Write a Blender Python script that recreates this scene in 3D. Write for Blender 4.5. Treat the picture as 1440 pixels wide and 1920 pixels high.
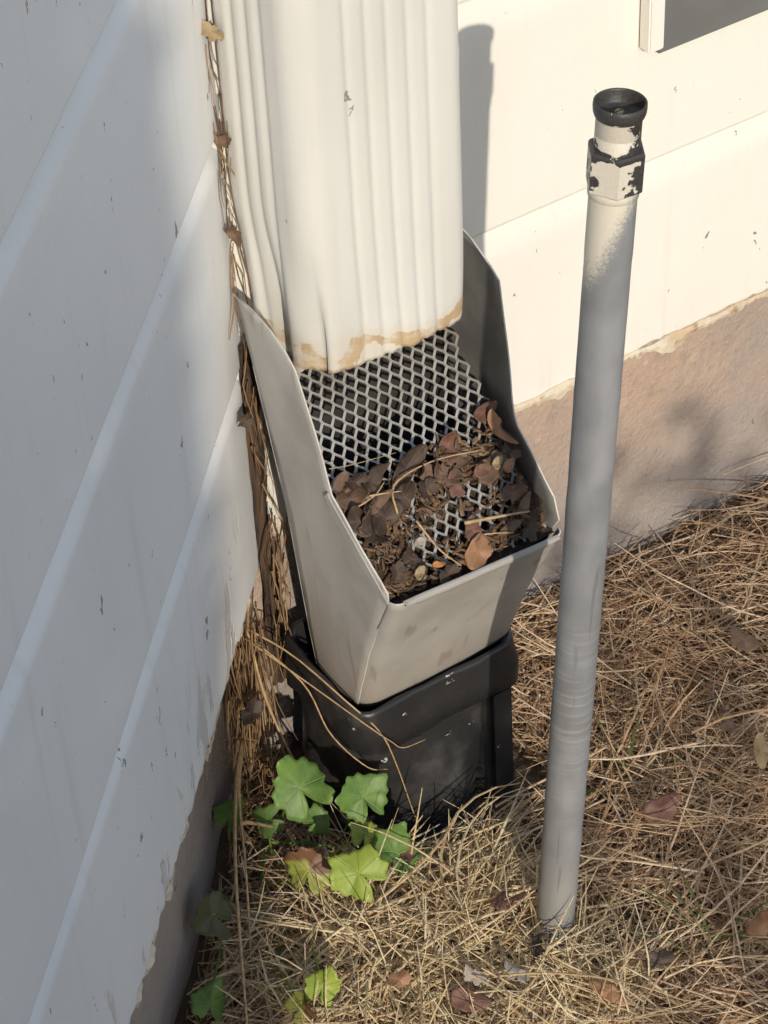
import bpy, bmesh, math, random
import numpy as np
from mathutils import Vector, Matrix, noise as mn

for o in list(bpy.data.objects): bpy.data.objects.remove(o)
sc = bpy.context.scene
COL = sc.collection
R = math.radians
random.seed(7); rng = np.random.default_rng(7)

# ------------------------------------------------------------------ camera
cam = bpy.data.cameras.new('camera'); camo = bpy.data.objects.new('camera', cam); COL.objects.link(camo)
yaw, pit, roll = R(32.526), R(40.0914), R(3.12765)
fwd = Vector((math.sin(yaw)*math.cos(pit), math.cos(yaw)*math.cos(pit), -math.sin(pit)))
rgt = Vector((math.cos(yaw), -math.sin(yaw), 0)); dwn = fwd.cross(rgt)
r2 = rgt*math.cos(roll) + dwn*math.sin(roll); d2 = dwn*math.cos(roll) - rgt*math.sin(roll)
camo.matrix_world = Matrix.Translation((-.480, -.907, 1.037)) @ Matrix((r2, -d2, -fwd)).transposed().to_4x4()
cam.sensor_fit = 'VERTICAL'; cam.sensor_height = 36; cam.sensor_width = 27; cam.lens = 4446.85/1920*36
cam.clip_start = .01; cam.clip_end = 500
sc.camera = camo

# ------------------------------------------------------------------ sky, sun, exposure
SUN = Vector((-.3522, -.8581, .3737)).normalized()
w = bpy.data.worlds.new('World'); sc.world = w; w.use_nodes = True
nt = w.node_tree; bg = nt.nodes['Background']
sky = nt.nodes.new('ShaderNodeTexSky'); sky.sky_type = 'NISHITA'; sky.sun_disc = False
sky.sun_elevation = math.asin(SUN.z); sky.sun_rotation = math.atan2(SUN.x, SUN.y)
nt.links.new(sky.outputs[0], bg.inputs[0]); bg.inputs[1].default_value = .15
sl = bpy.data.lights.new('sun', 'SUN'); sl.energy = 2.75; sl.angle = R(.6); sl.color = (1, .91, .77)
slo = bpy.data.objects.new('sun', sl); COL.objects.link(slo)
slo.rotation_euler = SUN.to_track_quat('Z', 'Y').to_euler(); slo.location = (-2, -5, 4)
sc.view_settings.view_transform = 'Standard'; sc.view_settings.look = 'None'
sc.view_settings.exposure = 0.36; sc.view_settings.gamma = 1

# ------------------------------------------------------------------ materials
def nodes(name):
    m = bpy.data.materials.new(name); m.use_nodes = True
    t = m.node_tree; b = t.nodes['Principled BSDF']
    return m, t, b
def N(t, kind, **kw):
    n = t.nodes.new('ShaderNode'+kind)
    for k, v in kw.items(): setattr(n, k, v)
    return n
def setv(t, sock, v):
    if hasattr(v, 'links') or isinstance(v, bpy.types.NodeSocket): t.links.new(v, sock)
    else: sock.default_value = v
def math_(t, op, a, b=0., clamp=False):
    n = N(t, 'Math', operation=op, use_clamp=clamp); setv(t, n.inputs[0], a); setv(t, n.inputs[1], b); return n.outputs[0]
def mix(t, f, a, b):
    n = N(t, 'Mix', data_type='RGBA'); setv(t, n.inputs[0], f)
    setv(t, n.inputs[6], a if not isinstance(a, tuple) else (*a, 1)); setv(t, n.inputs[7], b if not isinstance(b, tuple) else (*b, 1))
    return n.outputs[2]
def ramp(t, f, a, b):   # smooth 0..1 between a and b
    n = N(t, 'MapRange', interpolation_type='SMOOTHSTEP'); setv(t, n.inputs[0], f); n.inputs[1].default_value = a; n.inputs[2].default_value = b
    return n.outputs[0]
def coord(t, scale=(1,1,1), loc=(0,0,0), kind='Object'):
    c = N(t, 'TexCoord'); m = N(t, 'Mapping'); t.links.new(c.outputs[kind], m.inputs[0])
    m.inputs['Scale'].default_value = scale; m.inputs['Location'].default_value = loc
    return m.outputs[0]
def noise_(t, vec, scale, detail=4, rough=.55):
    n = N(t, 'TexNoise'); t.links.new(vec, n.inputs['Vector']); n.inputs['Scale'].default_value = scale
    n.inputs['Detail'].default_value = detail; n.inputs['Roughness'].default_value = rough
    return n.outputs['Fac']
def voro(t, vec, scale, rnd=1.):
    n = N(t, 'TexVoronoi'); t.links.new(vec, n.inputs['Vector']); n.inputs['Scale'].default_value = scale; n.inputs['Randomness'].default_value = rnd
    return n.outputs['Distance'], n.outputs['Color']
def bump(t, b, h, strength, dist):
    n = N(t, 'Bump'); n.inputs['Strength'].default_value = strength; n.inputs['Distance'].default_value = dist
    t.links.new(h, n.inputs['Height']); t.links.new(n.outputs[0], b.inputs['Normal'])
def sepxyz(t, v):
    n = N(t, 'SeparateXYZ'); t.links.new(v, n.inputs[0]); return n.outputs

def specks(t, vec, scale, size, keep):
    """sparse small chips: voronoi cells with only a few kept, irregular edge"""
    nv = N(t, 'TexNoise'); t.links.new(vec, nv.inputs['Vector']); nv.inputs['Scale'].default_value = scale*4; nv.inputs['Detail'].default_value = 3
    mv = N(t, 'VectorMath', operation='MULTIPLY_ADD'); t.links.new(nv.outputs['Color'], mv.inputs[0]); mv.inputs[1].default_value = (.9/scale,)*3; t.links.new(vec, mv.inputs[2])
    d, c = voro(t, mv.outputs[0], scale)
    s = N(t, 'SeparateColor'); t.links.new(c, s.inputs[0])
    k = math_(t, 'GREATER_THAN', s.outputs[0], 1-keep)
    sz = math_(t, 'MULTIPLY', s.outputs[1], size)
    return math_(t, 'MULTIPLY', k, math_(t, 'LESS_THAN', d, sz))

def paint_mat(name, col, stain_col, peel=False):
    m, t, b = nodes(name)
    v = coord(t)
    big = noise_(t, v, 5, 5); fine = noise_(t, v, 260, 3); mid = noise_(t, coord(t, (1,1,.25)), 38, 5)
    c = mix(t, ramp(t, big, .35, .75), col, tuple(x*.93 for x in col))
    streak = noise_(t, coord(t, (60, 60, 4)), 1, 6)
    c = mix(t, math_(t, 'MULTIPLY', ramp(t, streak, .55, .8), .22), c, stain_col)
    c = mix(t, math_(t, 'MULTIPLY', ramp(t, mid, .6, .85), .18), c, stain_col)
    s1 = specks(t, coord(t, (1, 1, .45)), 48, .15, .30)
    s2 = specks(t, coord(t, (1, 1, .6), (3, 5, 1)), 120, .16, .22)
    c = mix(t, math_(t, 'MULTIPLY', math_(t, 'MAXIMUM', s1, s2), .8), c, (.12, .10, .09))
    s3 = specks(t, coord(t, (1, 1, .8), (2, 8, 4)), 330, .2, .10)
    c = mix(t, math_(t, 'MULTIPLY', s3, .35), c, (.25, .20, .15))
    blister = specks(t, coord(t, (1, 1, .35), (7, 2, 9)), 24, .2, .12)
    t.links.new(c, b.inputs['Base Color']); b.inputs['Roughness'].default_value = .5
    h = math_(t, 'ADD', math_(t, 'MULTIPLY', fine, .12), math_(t, 'MULTIPLY', mid, .5))
    h = math_(t, 'SUBTRACT', h, math_(t, 'MULTIPLY', s1, .5)); h = math_(t, 'ADD', h, math_(t, 'MULTIPLY', blister, .7))
    if peel:
        z_ = sepxyz(t, v)[2]; pn = noise_(t, coord(t, (1, 1, .3)), 30, 5, .65)
        pk = math_(t, 'MULTIPLY', ramp(t, pn, .59, .62), math_(t, 'SUBTRACT', 1., ramp(t, z_, .15, .23)))
        c2_ = mix(t, math_(t, 'MULTIPLY', pk, .45), c, (.42, .36, .33)); t.links.new(c2_, b.inputs['Base Color'])
        h = math_(t, 'SUBTRACT', h, math_(t, 'MULTIPLY', pk, 1.2))
    bump(t, b, h, .6, .0016)
    return m
M = {}
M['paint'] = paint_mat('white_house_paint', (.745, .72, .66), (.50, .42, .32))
M['paint_left'] = paint_mat('house_paint_sky_tint', (.765, .785, .805), (.50, .47, .44), True)  # white house paint with the bluish sky fill put into its base colour

def foundation_mat():
    m, t, b = nodes('stucco_foundation')
    v = coord(t); n1 = noise_(t, v, 9, 6); n2 = noise_(t, v, 55, 6, .65); n3 = noise_(t, v, 320, 3)
    c = mix(t, ramp(t, n1, .35, .65), (.43, .31, .235), (.33, .275, .24))
    c = mix(t, math_(t, 'MULTIPLY', ramp(t, n2, .5, .75), .55), c, (.24, .20, .17))
    d, cc = voro(t, v, 70); s = N(t, 'SeparateColor'); t.links.new(cc, s.inputs[0])
    peb = math_(t, 'MULTIPLY', math_(t, 'GREATER_THAN', s.outputs[0], .72), math_(t, 'SUBTRACT', 1., ramp(t, d, .15, .35)))
    c = mix(t, math_(t, 'MULTIPLY', peb, .5), c, (.5, .38, .3))
    pit_ = specks(t, v, 60, .2, .12)
    c = mix(t, math_(t, 'MULTIPLY', pit_, .75), c, (.08, .06, .05))
    t.links.new(c, b.inputs['Base Color']); b.inputs['Roughness'].default_value = .95
    h = math_(t, 'ADD', math_(t, 'MULTIPLY', n2, .8), math_(t, 'MULTIPLY', n3, .25)); h = math_(t, 'ADD', h, math_(t, 'MULTIPLY', peb, .15))
    h = math_(t, 'SUBTRACT', h, pit_); h = math_(t, 'ADD', h, math_(t, 'MULTIPLY', noise_(t, v, 140, 5, .7), .8)); bump(t, b, h, .7, .005)
    zf = sepxyz(t, v)[2]; dirt = math_(t, 'SUBTRACT', 1., ramp(t, math_(t, 'ADD', zf, math_(t, 'MULTIPLY', math_(t, 'SUBTRACT', n1, .5), .14)), .015, .115))
    t.links.new(mix(t, math_(t, 'MULTIPLY', dirt, .75), c, mix(t, n2, (.23, .205, .19), (.34, .31, .29))), b.inputs['Base Color'])
    return m
M['foundation'] = foundation_mat()

def caulk_mat():
    m, t, b = nodes('crumbling_caulk'); v = coord(t)
    n = noise_(t, v, 90, 6); n2 = noise_(t, v, 26, 3)
    c = mix(t, ramp(t, n2, .42, .6), (.62, .55, .44), (.52, .40, .27)); c = mix(t, math_(t, 'MULTIPLY', ramp(t, n, .56, .68), .7), c, (.25, .17, .10))
    t.links.new(c, b.inputs['Base Color']); b.inputs['Roughness'].default_value = .9; bump(t, b, n, .8, .004); return m
M['caulk'] = caulk_mat()

def downspout_mat():
    m, t, b = nodes('painted_aluminium_downspout'); v = coord(t); x, y, z = sepxyz(t, v)
    big = noise_(t, coord(t, (1, 1, .3)), 14, 5); st = noise_(t, coord(t, (70, 70, 3)), 1, 5)
    c = mix(t, ramp(t, big, .35, .7), (.63, .622, .59), (.56, .55, .52))
    c = mix(t, math_(t, 'MULTIPLY', ramp(t, st, .5, .8), .25), c, (.5, .47, .42))
    # ochre tide mark a few mm above the lower lip
    e = math_(t, 'SUBTRACT', z, math_(t, 'MULTIPLY', noise_(t, v, 34, 4), .044))
    e = math_(t, 'ADD', e, math_(t, 'MULTIPLY', noise_(t, v, 170, 3), -.006))
    up = ramp(t, e, .2955, .2965); lo = ramp(t, e, .2885, .2892)
    band = math_(t, 'MULTIPLY', lo, math_(t, 'SUBTRACT', 1., up))
    c = mix(t, math_(t, 'MULTIPLY', band, ramp(t, noise_(t, v, 120, 5), .25, .6)), c, mix(t, noise_(t, v, 80, 4), (.30, .17, .07), (.55, .40, .22)))
    halo = math_(t, 'MULTIPLY', math_(t, 'SUBTRACT', 1., ramp(t, e, .295, .306)), .35)
    c = mix(t, halo, c, (.55, .45, .32))
    s1 = specks(t, coord(t, (1, 1, .7)), 60, .13, .07); c = mix(t, math_(t, 'MULTIPLY', s1, .75), c, (.15, .12, .1))
    t.links.new(c, b.inputs['Base Color']); b.inputs['Roughness'].default_value = .42
    h = math_(t, 'ADD', big, math_(t, 'MULTIPLY', noise_(t, v, 300, 2), .1)); h = math_(t, 'SUBTRACT', h, math_(t, 'MULTIPLY', band, .2))
    bump(t, b, h, .25, .0015); return m
M['downspout'] = downspout_mat()

def hopper_mat():
    m, t, b = nodes('weathered_sheet_metal'); v = coord(t)
    n = noise_(t, v, 22, 5); st = noise_(t, coord(t, (60, 60, 6)), 1, 5)
    c = mix(t, ramp(t, n, .35, .7), (.375, .36, .34), (.30, .285, .265))
    c = mix(t, math_(t, 'MULTIPLY', ramp(t, st, .5, .78), .4), c, (.30, .25, .20))
    zz_ = sepxyz(t, v)[2]; c = mix(t, math_(t, 'MULTIPLY', math_(t, 'SUBTRACT', 1., ramp(t, math_(t, 'ADD', zz_, math_(t, 'MULTIPLY', n, .06)), .02, .10)), .5), c, (.27, .215, .165))
    s1 = specks(t, v, 70, .14, .1); c = mix(t, math_(t, 'MULTIPLY', s1, .7), c, (.1, .08, .07))
    # brown dribble marks
    rn = noise_(t, coord(t, (95, 95, 7), (2, 3, .5)), 1, 2); c = mix(t, math_(t, 'MULTIPLY', ramp(t, rn, .62, .70), .5), c, (.2, .155, .12))
    t.links.new(c, b.inputs['Base Color']); b.inputs['Roughness'].default_value = .5; b.inputs['Metallic'].default_value = 0
    bump(t, b, noise_(t, v, 60, 4), .25, .002); return m
M['hopper'] = hopper_mat()
def galv_mat(name, c1, c2, rough=.5, metal=.35):
    m, t, b = nodes(name); v = coord(t); n = noise_(t, v, 45, 5); f = noise_(t, v, 400, 2)
    c = mix(t, ramp(t, n, .35, .7), c1, c2); c = mix(t, math_(t, 'MULTIPLY', ramp(t, f, .6, .8), .4), c, tuple(x*.5 for x in c1))
    t.links.new(c, b.inputs['Base Color']); b.inputs['Roughness'].default_value = rough; b.inputs['Metallic'].default_value = metal
    bump(t, b, f, .15, .0008); return m
M['inner'] = galv_mat('dull_galvanised_inside', (.26, .255, .245), (.19, .185, .175), .55)
M['inner_dark'] = galv_mat('near_black_inside', (.030, .028, .025), (.018, .017, .015), .8, 0)  # near-black tone used for the hopper back
M['screen'] = galv_mat('grey_expanded_metal', (.42, .41, .39), (.30, .28, .25), .5, .25)
M['rim'] = galv_mat('bare_sheet_edge', (.62, .6, .55), (.52, .5, .45), .5, 0)

def black_mat(name='dusty_black_plastic', dust=.5):
    m, t, b = nodes(name); v = coord(t); n = noise_(t, v, 30, 6); f = noise_(t, v, 190, 4)
    c = mix(t, math_(t, 'MULTIPLY', ramp(t, n, .42-(dust-.65)*.6, .75), dust), (.020, .020, .021), (.10, .095, .088))
    s1 = specks(t, coord(t, (.5, 1, 1)), 130, .2, .25); s2 = specks(t, coord(t, (.2, 1, 1), (1, 1, 1)), 60, .12, .10)
    c = mix(t, math_(t, 'MULTIPLY', math_(t, 'MAXIMUM', s1, s2), .8), c, (.55, .52, .47))
    t.links.new(c, b.inputs['Base Color']); t.links.new(math_(t, 'ADD', .2, math_(t, 'MULTIPLY', n, .4)), b.inputs['Roughness'])
    bump(t, b, math_(t, 'ADD', n, math_(t, 'MULTIPLY', f, .3)), .3, .003); return m
M['black'] = black_mat()
M['blackdust'] = black_mat('dust_coated_black_plastic', .62)

def riser_mat():
    m, t, b = nodes('grey_pvc_with_overspray'); v = coord(t); x, y, z = sepxyz(t, v)
    n = noise_(t, coord(t, (1, 1, .4)), 50, 5); f = noise_(t, v, 700, 3, .7)
    c = mix(t, ramp(t, n, .35, .7), (.26, .268, .282), (.20, .208, .222)); bl = noise_(t, v, 17, 3); c = mix(t, math_(t, 'MULTIPLY', ramp(t, bl, .42, .68), .55), c, (.12, .125, .135))
    # horizontal scuff rings half way down, dirt at the foot
    rg = noise_(t, coord(t, (16, 16, 330)), 1, 4); zone = math_(t, 'MULTIPLY', ramp(t, z, .10, .2), math_(t, 'SUBTRACT', 1., ramp(t, z, .24, .30)))
    c = mix(t, math_(t, 'MULTIPLY', math_(t, 'MULTIPLY', ramp(t, rg, .5, .68), zone), .55), c, (.32, .32, .31))
    c = mix(t, math_(t, 'MULTIPLY', math_(t, 'SUBTRACT', 1., ramp(t, math_(t, 'ADD', z, math_(t, 'MULTIPLY', n, .03)), .02, .17)), .75), c, (.24, .225, .195))
    scr = noise_(t, coord(t, (240, 240, 14)), 1, 2); c = mix(t, math_(t, 'MULTIPLY', ramp(t, scr, .66, .72), .55), c, (.12, .12, .13))
    # white overspray on one side of the upper end, soft diagonal lower boundary
    d = math_(t, 'ADD', z, math_(t, 'MULTIPLY', x, -2.1)); d = math_(t, 'ADD', d, math_(t, 'MULTIPLY', y, 1.3))
    d = math_(t, 'ADD', d, math_(t, 'MULTIPLY', math_(t, 'SUBTRACT', f, .5), .035)); d = math_(t, 'ADD', d, math_(t, 'MULTIPLY', math_(t, 'SUBTRACT', n, .5), .03))
    c = mix(t, math_(t, 'MULTIPLY', ramp(t, d, .484, .508), .92), c, (.62, .58, .49))
    t.links.new(c, b.inputs['Base Color']); b.inputs['Roughness'].default_value = .48
    bump(t, b, math_(t, 'ADD', math_(t, 'MULTIPLY', math_(t, 'MULTIPLY', rg, zone), .6), math_(t, 'MULTIPLY', f, .1)), .4, .0012); return m
M['riser'] = riser_mat()
def chipped_mat(name, wid, ring=None):
    m, t, b = nodes(name); v = coord(t); x, y, z = sepxyz(t, v)
    n = noise_(t, v, 190, 5, .6); n2 = noise_(t, v, 900, 2)
    c_ = math_(t, 'ADD', math_(t, 'MULTIPLY', x, .843), math_(t, 'MULTIPLY', y, -.538))
    d = math_(t, 'SUBTRACT', wid, math_(t, 'MULTIPLY', math_(t, 'ABSOLUTE', math_(t, 'ADD', c_, .0028)), 110.))
    d = math_(t, 'ADD', d, math_(t, 'MULTIPLY', math_(t, 'SUBTRACT', n, .5), 3.4))
    if ring: d = math_(t, 'SUBTRACT', d, math_(t, 'MULTIPLY', math_(t, 'MULTIPLY', ramp(t, z, ring-.004, ring-.002), math_(t, 'SUBTRACT', 1., ramp(t, z, ring+.0005, ring+.002))), 1.1))
    k = ramp(t, d, -.05, .05)
    c = mix(t, ramp(t, n2, .3, .8), (.03, .029, .03), (.06, .056, .052)); c = mix(t, k, c, mix(t, n2, (.66, .62, .54), (.52, .48, .41)))
    t.links.new(c, b.inputs['Base Color']); b.inputs['Roughness'].default_value = .5; bump(t, b, math_(t, 'ADD', k, math_(t, 'MULTIPLY', n2, .3)), .5, .001); return m
M['chip'] = chipped_mat('chipped_white_on_black_plastic', 1.0, .538)
M['blackcap'] = chipped_mat('black_plastic_cap', -.35)

def simple(name, col, rough=.7, metal=0, var=.15, scale=60, trans=0):
    m, t, b = nodes(name); v = coord(t); n = noise_(t, v, scale, 4)
    c = mix(t, ramp(t, n, .3, .7), tuple(x*(1-var) for x in col), tuple(min(1, x*(1+var)) for x in col))
    t.links.new(c, b.inputs['Base Color']); b.inputs['Roughness'].default_value = rough; b.inputs['Metallic'].default_value = metal
    bump(t, b, n, .3, .001); return m
M['brass'] = simple('dull_brass', (.45, .36, .24), .4, .6)
M['greypanel'] = simple('dark_grey_panel', (.135, .14, .137), .6, 0, .08, 30)
M['stone'] = simple('pale_seed', (.62, .55, .36), .6)
M['seed_orange'] = simple('orange_fruit', (.42, .17, .05), .5)

def soil_mat():
    m, t, b = nodes('dry_soil_and_thatch'); v = coord(t); n = noise_(t, v, 60, 6, .65); n2 = noise_(t, v, 6, 4); f = noise_(t, v, 420, 4)
    c = mix(t, ramp(t, n, .35, .7), (.055, .038, .024), (.15, .10, .058)); c = mix(t, math_(t, 'MULTIPLY', ramp(t, n2, .45, .7), .4), c, (.17, .13, .08))
    t.links.new(c, b.inputs['Base Color']); b.inputs['Roughness'].default_value = 1.
    bump(t, b, math_(t, 'ADD', n, math_(t, 'MULTIPLY', f, .4)), .9, .006); return m
M['soil'] = soil_mat()
def litter_mat():
    m, t, b = nodes('dark_leaf_mould'); v = coord(t); n = noise_(t, v, 170, 6, .7); f = noise_(t, v, 700, 3)
    c = mix(t, ramp(t, n, .35, .68), (.022, .015, .010), (.085, .055, .035)); c = mix(t, math_(t, 'MULTIPLY', ramp(t, f, .66, .75), .6), c, (.22, .16, .10))
    t.links.new(c, b.inputs['Base Color']); b.inputs['Roughness'].default_value = .9; bump(t, b, math_(t, 'ADD', n, math_(t, 'MULTIPLY', f, .3)), 1, .004); return m
M['litter'] = litter_mat()
def rot_gap_shade_mat():
    m, t, b = nodes('rotten_wood_gap_shade'); g_ = noise_(t, coord(t, (260, 260, 14)), 1, 5); n = noise_(t, coord(t), 60, 4)
    c = mix(t, ramp(t, g_, .35, .65), (.022, .014, .010), (.10, .06, .036)); c = mix(t, math_(t, 'MULTIPLY', ramp(t, n, .55, .75), .7), c, (.03, .02, .013))  # wood browns taken near black to carry the corner gap's shade
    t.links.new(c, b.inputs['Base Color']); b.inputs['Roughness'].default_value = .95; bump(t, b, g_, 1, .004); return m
M['rotwood_gap_shade'] = rot_gap_shade_mat()

def tone_mat(name, cols, rough=.6, trans=.25):
    m, t, b = nodes(name); a = N(t, 'Attribute', attribute_name='tone'); r = N(t, 'ValToRGB')
    e = r.color_ramp.elements
    e[0].position = 0; e[0].color = (*cols[0], 1); e[1].position = 1; e[1].color = (*cols[-1], 1)
    for i in range(1, len(cols)-1):
        q = e.new(i/(len(cols)-1)); q.color = (*cols[i], 1)
    t.links.new(a.outputs['Fac'], r.inputs[0])
    n = noise_(t, coord(t), 260, 3); c = mix(t, ramp(t, n, .3, .75), r.outputs[0], mix(t, .45, r.outputs[0], (.12, .07, .035)))
    t.links.new(c, b.inputs['Base Color']); b.inputs['Roughness'].default_value = rough
    tr = N(t, 'BsdfTranslucent'); t.links.new(c, tr.inputs[0]); ms = N(t, 'MixShader'); ms.inputs[0].default_value = trans
    t.links.new(b.outputs[0], ms.inputs[1]); t.links.new(tr.outputs[0], ms.inputs[2]); t.links.new(ms.outputs[0], t.nodes['Material Output'].inputs[0])
    return m
M['straw'] = tone_mat('dry_straw', [(.18, .09, .042), (.41, .235, .125), (.59, .39, .225), (.71, .52, .335), (.79, .64, .45)])
M['pale_straw'] = tone_mat('pale_straw', [(.50, .32, .16), (.82, .64, .37), (.88, .76, .52)])  # straw tones lifted so the patch looks sunlit
M['root'] = tone_mat('brown_roots', [(.10, .055, .03), (.24, .14, .07), (.36, .23, .12), (.42, .29, .16)])
M['greengrass'] = tone_mat('green_grass', [(.07, .12, .03), (.12, .19, .05), (.2, .24, .09)], .5, .35)
M['shade_blocker'] = tone_mat('blocker_leaves', [(.03, .06, .02), (.06, .10, .03), (.09, .13, .04)], .5, .2)
M['bark'] = simple('grey_brown_bark', (.12, .09, .065), .9)

def leaf_mat(name, c1, c2, vein, edge=None, trans=.3, rough=.5, radial=True):
    m, t, b = nodes(name); v = coord(t); x, y, z = sepxyz(t, v)
    n = noise_(t, v, 110, 4); n2 = noise_(t, v, 700, 3); big = noise_(t, v, 40, 2)
    c = mix(t, ramp(t, n, .3, .7), c1, c2)
    r_ = math_(t, 'SQRT', math_(t, 'ADD', math_(t, 'MULTIPLY', x, x), math_(t, 'MULTIPLY', y, y)))
    ang = math_(t, 'ARCTAN2', y, x)
    s = math_(t, 'ABSOLUTE', math_(t, 'SINE', math_(t, 'MULTIPLY', ang, 3.5)))
    vl = math_(t, 'SUBTRACT', 1., ramp(t, math_(t, 'MULTIPLY', s, r_) if radial else math_(t, 'ABSOLUTE', y), .0003, .0014 if radial else .0007))
    if not radial: vl = math_(t, 'MULTIPLY', vl, .4)
    c = mix(t, math_(t, 'MULTIPLY', vl, .38), c, vein)
    if edge:
        c = mix(t, ramp(t, math_(t, 'ADD', x, math_(t, 'MULTIPLY', math_(t, 'SUBTRACT', big, .5), .03)), .0005, .004), c, edge)
    t.links.new(c, b.inputs['Base Color']); b.inputs['Roughness'].default_value = rough
    h = math_(t, 'ADD', math_(t, 'MULTIPLY', vl, -.6), math_(t, 'MULTIPLY', n, .7)); bump(t, b, h, .5, .0016)
    tr = N(t, 'BsdfTranslucent'); t.links.new(c, tr.inputs[0]); ms = N(t, 'MixShader'); ms.inputs[0].default_value = trans
    t.links.new(b.outputs[0], ms.inputs[1]); t.links.new(tr.outputs[0], ms.inputs[2]); t.links.new(ms.outputs[0], t.nodes['Material Output'].inputs[0])
    return m
M['vine'] = leaf_mat('green_vine_leaf', (.11, .21, .045), (.18, .30, .065), (.30, .40, .15))
M['vine2'] = leaf_mat('yellow_green_vine_leaf', (.27, .37, .05), (.37, .45, .075), (.42, .46, .16))
M['vine3'] = leaf_mat('half_browned_vine_leaf', (.33, .38, .08), (.42, .42, .10), (.45, .45, .15), (.20, .10, .05))
M['vine4'] = leaf_mat('dull_olive_vine_leaf', (.10, .11, .05), (.15, .14, .07), (.2, .19, .11))
for k, a, bb in (('dl_red', (.13, .060, .045), (.19, .095, .068)), ('dl_dark', (.042, .027, .019), (.078, .048, .033)), ('dl_brown', (.10, .060, .040), (.17, .105, .066)),
                 ('dl_orange', (.27, .135, .065), (.36, .20, .105)), ('dl_grey', (.30, .26, .22), (.42, .37, .32)), ('dl_tan', (.26, .19, .105), (.36, .275, .165))):
    M[k] = leaf_mat('dead_leaf_'+k[3:], a, bb, tuple(q*1.3 for q in bb), None, .1, .65, False)

# ------------------------------------------------------------------ helpers
def obj(name, verts, faces, mat, parent=None, smooth=False, mats=None, mi=None):
    me = bpy.data.meshes.new(name); me.from_pydata([tuple(v) for v in verts], [], [tuple(f) for f in faces])
    for m in (mats or [mat]): me.materials.append(M[m] if isinstance(m, str) else m)
    if mi is not None: me.polygons.foreach_set('material_index', mi)
    if smooth: me.polygons.foreach_set('use_smooth', [True]*len(me.polygons))
    me.update(); o = bpy.data.objects.new(name, me); COL.objects.link(o)
    if parent: o.parent = parent
    return o
def thing(name, label, cat, loc=(0, 0, 0), rotz=0, group=None):
    o = bpy.data.objects.new(name, None); COL.objects.link(o); o.location = loc; o.rotation_euler = (0, 0, rotz); o.empty_display_size = .02
    return tag(o, label, cat, group)
def tag(o, label, cat, group=None, kind=None):
    o['label'] = label; o['category'] = cat
    if group: o['group'] = group
    if kind: o['kind'] = kind
    return o
def grid_faces(nu, nv, closed=False):
    f = []
    for i in range(nu-1):
        for j in range(nv if closed else nv-1):
            f.append((i*nv+j, i*nv+(j+1) % nv, (i+1)*nv+(j+1) % nv, (i+1)*nv+j))
    return f
def nz(*p): return mn.noise(Vector(p))
def sm(x): x = max(0, min(1, x)); return x*x*(3-2*x)
def solidify(o, th, off=-1, inner=None, rim=None):
    md = o.modifiers.new('thickness', 'SOLIDIFY'); md.thickness = th; md.offset = off
    if inner is not None: md.material_offset = inner
    if rim is not None: md.material_offset_rim = rim
    md.use_even_offset = False
def box(x0, x1, y0, y1, z0, z1, bev=0):
    bm = bmesh.new(); bmesh.ops.create_cube(bm, size=1)
    for v in bm.verts: v.co = Vector(((x0+x1)/2+v.co.x*(x1-x0), (y0+y1)/2+v.co.y*(y1-y0), (z0+z1)/2+v.co.z*(z1-z0)))
    if bev: bmesh.ops.bevel(bm, geom=bm.edges[:], offset=bev, segments=2, affect='EDGES')
    bm.verts.index_update()
    r = [v.co.copy() for v in bm.verts], [[v.index for v in f.verts] for f in bm.faces]; bm.free(); return r
def tube(pts, rad, ns=6, cap=True):
    """tube along a polyline; rad scalar or list"""
    P = [Vector(p) for p in pts]; n = len(P); V = []; F = []
    if not hasattr(rad, '__len__'): rad = [rad]*n
    up = Vector((.31, .17, .93))
    for i in range(n):
        d = (P[min(i+1, n-1)]-P[max(i-1, 0)]).normalized(); a = d.cross(up)
        if a.length < .05: a = d.cross(Vector((1, 0, 0)))
        a.normalize(); b = d.cross(a)
        for k in range(ns): th = 2*math.pi*k/ns; V.append(P[i]+(a*math.cos(th)+b*math.sin(th))*rad[i])
    F = grid_faces(n, ns, True)
    if cap: F.append(tuple(range(ns))[::-1]); F.append(tuple(range((n-1)*ns, n*ns)))
    return V, F
def bez(pts, n):
    """Catmull-Rom through pts"""
    P = [Vector(p) for p in pts]; P = [P[0]*2-P[1]]+P+[P[-1]*2-P[-2]]; out = []
    segs = len(P)-3
    for s in range(n):
        u = s/(n-1)*segs; i = min(int(u), segs-1); f = u-i; a, b, c, d = P[i:i+4]
        out.append(.5*((2*b)+(c-a)*f+(2*a-5*b+4*c-d)*f*f+(3*b-a-3*c+d)*f**3))
    return out

# left wall frame: t runs along the wall away from the corner, o is outward
TL = Vector((-math.cos(R(47)), -math.sin(R(47)), 0)); NL = Vector((-TL.y, TL.x, 0))
if NL.y > 0: NL = -NL
def Lp(t, o, z): return TL*t + NL*o + Vector((.013, 0, z))
def Rp(x, o, z): return Vector((x, -o, z))

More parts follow.
